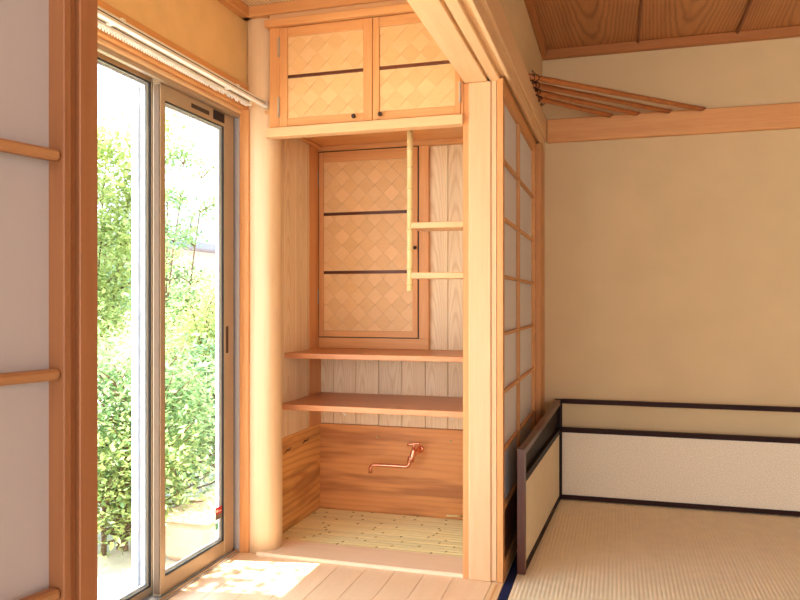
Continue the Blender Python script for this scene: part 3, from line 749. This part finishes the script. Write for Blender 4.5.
# ------------------------------------------------------------------ garden outside
gr = struct(box('ground', STONE, -40, -1.60, -20, 40, -0.50, -0.42, bev=0), 'pale garden gravel')
def make_tree(name, label, base, h, crown, nleaf, mat, lsize, seed, group=None, cat='tree'):
    rnd = random.Random(seed)
    root = empty(name, base); tag(root, label, cat, group)
    bx_, by_, bz_ = base
    tv, tf = [], []
    ends = []
    stems = 3
    for s_ in range(stems):
        p = Vector((rnd.uniform(-.08, .08), rnd.uniform(-.08, .08), 0)); d = Vector((rnd.uniform(-.1, .1), rnd.uniform(-.1, .1), 1)).normalized()
        pts = [p.copy()]; rr_ = [.018]
        for k in range(7):
            d = (d + Vector((rnd.uniform(-.08, .08), rnd.uniform(-.08, .08), .1))).normalized(); p = p + d * (h / 7.6); pts.append(p.copy()); rr_.append(.018 * (1 - (k + 1) / 9))
            for b_ in range(2):
                q = p.copy(); dd = (Vector((rnd.uniform(-1, 1), rnd.uniform(-1, 1), rnd.uniform(.1, .9)))).normalized(); bp = [q.copy()]
                for m_ in range(3):
                    q = q + dd * crown * .26; dd = (dd + Vector((rnd.uniform(-.4, .4), rnd.uniform(-.4, .4), rnd.uniform(-.1, .3)))).normalized(); bp.append(q.copy()); 
                    if k > (0 if h < 2 else 1): ends.append(q.copy())
                a, f_ = tube_data(bp, [.010, .007, .005, .003], 5); o_ = len(tv); tv += a; tf += [tuple(i + o_ for i in q_) for q_ in f_]
        a, f_ = tube_data(pts, rr_, 7); o_ = len(tv); tv += a; tf += [tuple(i + o_ for i in q_) for q_ in f_]
    mesh_obj('trunk', tv, tf, BARK, base, root, smooth=True)
    lv, lf_ = [], []
    for i in range(int(nleaf * 1.6)):
        e = rnd.choice(ends); c_ = e + Vector((rnd.gauss(0, .16), rnd.gauss(0, .16), rnd.gauss(0, .13))) * crown
        s_ = lsize * .75 * rnd.uniform(.6, 1.3)
        d = Vector((rnd.uniform(-1, 1), rnd.uniform(-1, 1), rnd.uniform(-.8, .4))).normalized(); u = d.cross(Vector((rnd.uniform(-.4, .4), rnd.uniform(-.4, .4), 1))).normalized(); nn = d.cross(u)
        o_ = len(lv)
        lv += [c_, c_ + d * s_ * .5 + u * s_ * .3 + nn * s_ * .08, c_ + d * s_, c_ + d * s_ * .5 - u * s_ * .3 + nn * s_ * .08]
        lf_ += [(o_, o_ + 1, o_ + 2), (o_, o_ + 2, o_ + 3)]
    lo = mesh_obj('foliage', lv, lf_, mat, base, root); lo['kind'] = 'stuff'
    return root
GZ = -0.42
make_tree('garden_tree', 'yellow-green young tree seen through the left glass door', (-4.15, 5.05, GZ), 2.85, .6, 10000, LEAF_Y, .065, 3)
make_tree('garden_tree', 'deeper green tree rising above the neighbouring roof', (-4.75, 6.9, GZ), 3.15, .5, 3200, LEAF_G, .075, 5)
make_tree('garden_shrub', 'bright leafy shrub filling the right glass door', (-4.0, 6.9, GZ), 1.2, .75, 10000, LEAF_Y, .06, 8, cat='shrub')
make_tree('garden_shrub', 'dark green shrub low beside the pale garden wall', (-3.0, 5.2, GZ), .8, .6, 3000, LEAF_D, .06, 11, cat='shrub')
make_tree('garden_shrub', 'low green shrub at the foot of the left glass door', (-2.9, 3.9, GZ), .9, .8, 6000, LEAF_G, .06, 13, cat='shrub')
make_tree('overhanging_tree', 'leafy tree close to the house dappling the sunlight', (-2.5, 1.85, GZ), 3.9, .8, 2600, LEAF_G, .075, 21)
make_tree('garden_shrub', 'mid green bush farthest back beneath the house roof line', (-5.9, 9.4, GZ), 1.3, .9, 7000, LEAF_G, .08, 31, cat='shrub')
make_tree('garden_tree', 'green bushy tree behind the left glass door', (-6.1, 7.5, GZ), 2.1, .75, 6000, LEAF_G, .08, 33)
make_tree('garden_shrub', 'lowest leafy bush right outside the left glass door', (-2.75, 3.55, GZ), .42, .55, 3600, LEAF_Y, .05, 41, cat='shrub')
make_tree('garden_shrub', 'small leafy bush between the cream block and the door frame', (-2.95, 4.55, GZ), .5, .45, 2600, LEAF_G, .05, 43, cat='shrub')
make_tree('garden_shrub', 'yellow-green bush in the middle of the far glass door', (-3.55, 5.9, GZ), 1.15, .7, 7000, LEAF_Y, .055, 47, cat='shrub')
# pale garden wall
gw = empty('garden_planter', (-2.26, 3.9, GZ)); tag(gw, 'cream low planter block in the garden beyond the far glass door', 'planter')
box('wall_body', flat('planter_stone', (204, 170, 142), .9), -2.40, -2.12, 3.52, 4.30, GZ, -.20, gw, bev=.03); box('wall_cap', flat('planter_cap', (212, 182, 156), .9), -2.42, -2.10, 3.50, 4.32, -.20, -.165, gw, bev=.02)
# neighbouring house
HWALL = flat('house_wall_pink', (206, 168, 148), .9)
hs = empty('neighbour_house', (-11, 14, GZ)); tag(hs, 'pale neighbouring house with grey hipped roof beyond trees', 'building')
box('house_wall', HWALL, -14.0, -8.25, 12.5, 16.0, GZ, 2.15, hs, bev=0)
c_ = Vector((-11.1, 14.25, 2.15))
mesh_obj('roof', [(-3.4, -2.3, 0), (3.4, -2.3, 0), (3.4, 2.3, 0), (-3.4, 2.3, 0), (-1.5, 0, 1.25), (1.5, 0, 1.25), (-3.4, -2.3, -.12), (3.4, -2.3, -.12), (3.4, 2.3, -.12), (-3.4, 2.3, -.12)],
         [(0, 1, 5, 4), (1, 2, 5), (2, 3, 4, 5), (3, 0, 4), (0, 6, 7, 1), (1, 7, 8, 2), (2, 8, 9, 3), (3, 9, 6, 0), (6, 9, 8, 7)], flat('roof_grey', (104, 104, 116), .7), c_, hs)
for xx in (-9.9, -11.4):
    w_ = box('window_frame', ALU_S, xx, xx + 1.0, 12.44, 12.52, .7, 1.8, hs, bev=.01); box('pane', flat('far_pane', (96, 108, 124), .2), xx + .06, xx + .94, 12.42, 12.46, .76, 1.74, w_, bev=0)
# overhead cables
for k, nm in enumerate(('lowest', 'middle', 'topmost')):
    a = Vector((-12, 8.2, 3.9 + k * .035)); b_ = Vector((4, 10.7, .28 + 1.0 + k * .035))
    a = Vector((-9.0, 8.55, 3.22 + k * .04)); b_ = Vector((-1.5, 9.4, 1.62 + k * .04))
    pts = [tuple(a.lerp(b_, q / 12) - Vector((0, 0, .12 * (1 - ((q - 6) / 6) ** 2)))) for q in range(13)]
    cb = tube('overhead_cable', ALU_G, pts, .006, None, n=5); tag(cb, nm + ' of three thin overhead cables seen through the far glass door', 'cable', 'overhead cables')
sc.location.z += .003
